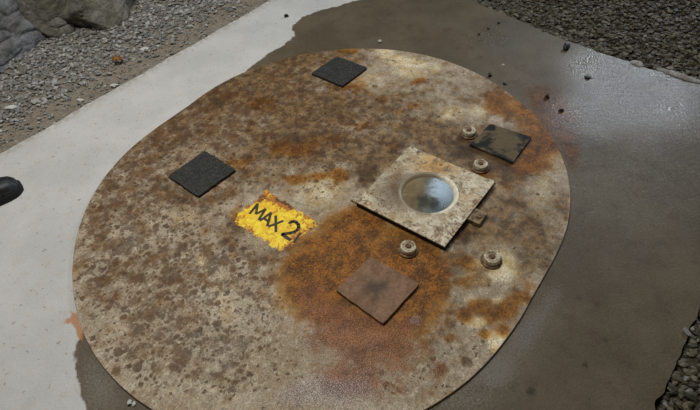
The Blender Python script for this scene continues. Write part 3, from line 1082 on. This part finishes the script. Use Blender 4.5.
rmn = NT('cream_ring_enamel')
d3 = rmn.t.nodes.new('ShaderNodeVectorMath'); d3.operation = 'DOT_PRODUCT'
rmn.t.links.new(rmn.co, d3.inputs[0]); d3.inputs[1].default_value = (.94, .35, 0)
s3 = rmn.noise(40, 5, .7)
dirt = rmn.ss(rmn.add(d3.outputs['Value'], rmn.mul(rmn.sub(s3, .5), .12)), .06, .01)
rc = rmn.mix(rmn.ss(s3, .4, .7), srgb(236, 230, 208), srgb(214, 200, 168))
rc = rmn.mix(rmn.mul(dirt, .85), rc, srgb(118, 98, 66))
rmn.set(Base_Color=rc, Roughness=.4)
rmn.bump(s3, .2, .001)
ring_o = bm_obj('window_ring', lathe([(RI - .012, .015), (RI - .011, .018), (RI - .005, LT - .001), (RI - .001, LT + .0012), (RI + .004, LT + .001), (RI + .006, LT - .0005), (RI + .001, LT - .003), (RI - .002, .015), (RI - .012, .015)], 64), rmn.m, hatch, True)
ring_o.location = (wc.x, wc.y, 0)
gm = NT('murky_window_glass')
s4 = gm.noise(16, 5, .65, .4, (1, 2, 0))
d4 = gm.t.nodes.new('ShaderNodeVectorMath'); d4.operation = 'DOT_PRODUCT'
gm.t.links.new(gm.co, d4.inputs[0]); d4.inputs[1].default_value = (.94, .35, 0)
film = gm.ss(gm.add(d4.outputs['Value'], gm.mul(gm.sub(s4, .5), .16)), .04, -.06)
gc = gm.mix(gm.ss(s4, .4, .6), srgb(36, 44, 36), srgb(74, 78, 60))
gc = gm.mix(gm.mul(film, .9), gc, gm.mix(gm.ss(s4, .4, .65), srgb(116, 96, 64), srgb(140, 116, 76)))
d6 = gm.t.nodes.new('ShaderNodeVectorMath'); d6.operation = 'DISTANCE'
gm.t.links.new(gm.co, d6.inputs[0]); mq = to_hatch(426, 203, TOP + .018) - wc
d6.inputs[1].default_value = (mq.x, mq.y, .018)
murk = gm.ss(gm.add(d6.outputs['Value'], gm.mul(gm.sub(s4, .5), .10)), .055, .01)
gc = gm.mix(gm.mul(murk, .85), gc, gm.mix(gm.ss(s4, .4, .6), srgb(34, 32, 18), srgb(66, 66, 42)))
film = gm.math('MAXIMUM', film, gm.mul(murk, .8))
gm.set(Base_Color=gc, Roughness=gm.lin(film, 0, 1, .16, .6), Specular_IOR_Level=gm.lin(film, 0, 1, .8, .3))
pane = bm_obj('window_pane', lathe([(0, .0045), (RI - .003, .0045), (RI - .003, .0172), (RI * .6, .0178), (0, .018)], 64), gm.m, hatch, True)
pane.location = (wc.x, wc.y, 0)

M_LATCH = mat_simple('stained_steel', srgb(84, 64, 38), srgb(140, 118, 84), 50, .55, .1)
lp = to_hatch(474.5, 218.5, TOP)
bm = prism([(-.024, -.03), (.024, -.03), (.024, .03), (-.024, .03)], 0, .019, .0015)
latch = bm_obj('latch', bm, M_LATCH, hatch)
latch.location = (HS + .0215, lp.y, 0)
sc = bm_obj('latch_screw', lathe([(0, .019), (.009, .019), (.009, .0225), (.0075, .024), (0, .024)], 20), M_BOLT_DK, latch, True)
sc.location = (.008, 0, 0)
for (px, py) in [(355.5, 196.5), (492.5, 179)]:
    p = to_hatch(px, py, TOP)
    cl_ = bm_obj('hinge_tab', prism([(-.016, -.010), (.016, -.010), (.016, .010), (-.016, .010)], 0, .012, .003), M_BOLT, hatch)
    x = max(-HS - .017, min(HS + .017, p.x)); y = p.y
    if px < 400: cl_.location = (-HS - .0165, -HS + .02, 0)
    else: cl_.location = (HS - .02, HS + .0105, 0)

# ------------------------------------------------------------------ orange leaf on the gravel
lfm = mat_simple('dry_orange_leaf', srgb(178, 122, 62), srgb(204, 150, 88), 40, .7)
bm = bmesh.new()
grid = []
for i in range(9):
    t = i / 8
    wv = .022 * math.sin(math.pi * min(1, t * .92 + .06)) ** .8 * (1 + .3 * math.sin(t * 17))
    grid.append([bm.verts.new(((t - .5) * .075, (k / 2 - 1) * wv, .012 + .016 * (k / 2 - 1) ** 2 + .012 * math.sin(t * 5))) for k in range(5)])
for r1, r2 in zip(grid, grid[1:]):
    for k in range(4): bm.faces.new((r1[k], r1[k + 1], r2[k + 1], r2[k]))
bmesh.ops.solidify(bm, geom=list(bm.faces), thickness=.0015)
leaf = bm_obj('dry_leaf', bm, lfm, None, True)
p = G(119, 64)
leaf.location = (p.x, p.y, gz(p.x, p.y) + .014)
leaf.rotation_euler = (.2, .1, .7)
leaf.scale = (.7, .7, .7)
tag(leaf, 'small curled orange leaf lying on the gravel near the pale concrete', 'leaf')

# ------------------------------------------------------------------ boot at the left edge
M_LEATHER = mat_simple('black_boot_leather', srgb(26, 27, 29), srgb(44, 45, 48), 50, .5, 0, .4, .3)
M_SOLE = mat_simple('black_rubber_sole', srgb(16, 16, 16), srgb(26, 25, 24), 50, .7, 0, .4, .3)
tip = G(18.5, 182.5, .03)
boot = empty('boot', (tip.x, tip.y, 0), math.radians(30))
tag(boot, 'toe of a black work boot on the pale dry concrete at the left edge', 'boot')


def half_w(t):           # t 0 at toe tip, 1 at heel
    return np.interp(t, [0, .03, .08, .16, .3, .45, .6, .8, .93, .98, 1], [.010, .030, .040, .047, .050, .045, .038, .037, .034, .022, .006])


LEN = .30
top_h = lambda t: np.interp(t, [0, .03, .08, .18, .3, .42, .5, 1.0], [.035, .05, .062, .068, .080, .11, .14, .15])
bm = bmesh.new()
rws = []
NTt, NK = 36, 16
for i in range(NTt + 1):
    t = i / NTt
    w, h = float(half_w(t)), float(top_h(t))
    row = []
    for k in range(NK + 1):
        a = math.pi * k / NK
        cx = math.copysign(abs(math.cos(a)) ** .75, math.cos(a))
        row.append(bm.verts.new((-t * LEN, w * cx, .022 + (h - .022) * math.sin(a) ** .7)))
    rws.append(row)
for r1, r2 in zip(rws, rws[1:]):
    for k in range(NK): bm.faces.new((r1[k], r1[k + 1], r2[k + 1], r2[k]))
    bm.faces.new((r1[NK], r1[0], r2[0], r2[NK]))
bm.faces.new(rws[0]); bm.faces.new(rws[-1])
bm_obj('upper', bm, M_LEATHER, boot, True)
out_l = [(-t * LEN + (.004 if t == 0 else 0), float(half_w(t)) + .005) for t in np.linspace(0, 1, 40)]
poly = out_l + [(x, -y) for x, y in out_l[::-1]]
bm = prism(poly[::-1], 0, .026)
bm_obj('sole', bm, M_SOLE, boot)
bm = lathe([(.052, .13), (.05, .16), (.052, .22), (.056, .26), (.053, .262), (.046, .2), (.044, .14)], 28)
sh = bm_obj('shaft', bm, M_LEATHER, boot, True)
sh.location = (-.225, 0, 0)
# toe cap seam
bm = bmesh.new()
prev = None
for k in range(NK + 1):
    a = math.pi * k / NK
    t = .2
    w, h = float(half_w(t)) * 1.02, float(top_h(t)) + .001
    cx = math.copysign(abs(math.cos(a)) ** .75, math.cos(a))
    c = Vector((-t * LEN, w * cx, .022 + (h - .022) * math.sin(a) ** .7))
    cur = [bm.verts.new(c + Vector((dx, 0, dz))) for dx, dz in ((-.003, 0), (0, .0018), (.003, 0), (0, -.002))]
    if prev:
        for q in range(4): bm.faces.new((prev[q], prev[(q + 1) % 4], cur[(q + 1) % 4], cur[q]))
    prev = cur
bm_obj('toe_cap_seam', bm, M_SOLE, boot, True)

# ------------------------------------------------------------------ light
world = bpy.data.worlds.new('mine_gloom')
scene.world = world
world.use_nodes = True
world.node_tree.nodes['Background'].inputs[0].default_value = (1.0, .98, .94, 1)
world.node_tree.nodes['Background'].inputs[1].default_value = .07


def area(name, loc, target, size, energy, color, sy=None):
    l = bpy.data.lights.new(name, 'AREA')
    l.energy = energy
    l.color = color
    l.size = size
    if sy: l.shape = 'RECTANGLE'; l.size_y = sy
    o = bpy.data.objects.new(name, l)
    o.location = loc
    o.rotation_euler = (Vector(target) - Vector(loc)).to_track_quat('-Z', 'Y').to_euler()
    COL.objects.link(o)
    return o


area('roof_lamp', (-.75, 1.7, 3.0), (-.6, 1.4, 0), 1.1, 67, (1.0, .985, .95))
area('tunnel_lamp', (3.5, 5.2, 2.5), (.9, 1.6, 0), .45, 85, (.76, .87, 1.0))
area('far_tunnel_lamp', (.93, 3.9, 2.55), (.2, 1.4, 0), .5, 7, (.64, .82, 1.0))

vs_ = scene.view_settings
vs_.view_transform = 'Standard'
vs_.look = 'None'
vs_.gamma = 1
vs_.exposure = 0
vs_.use_curve_mapping = False
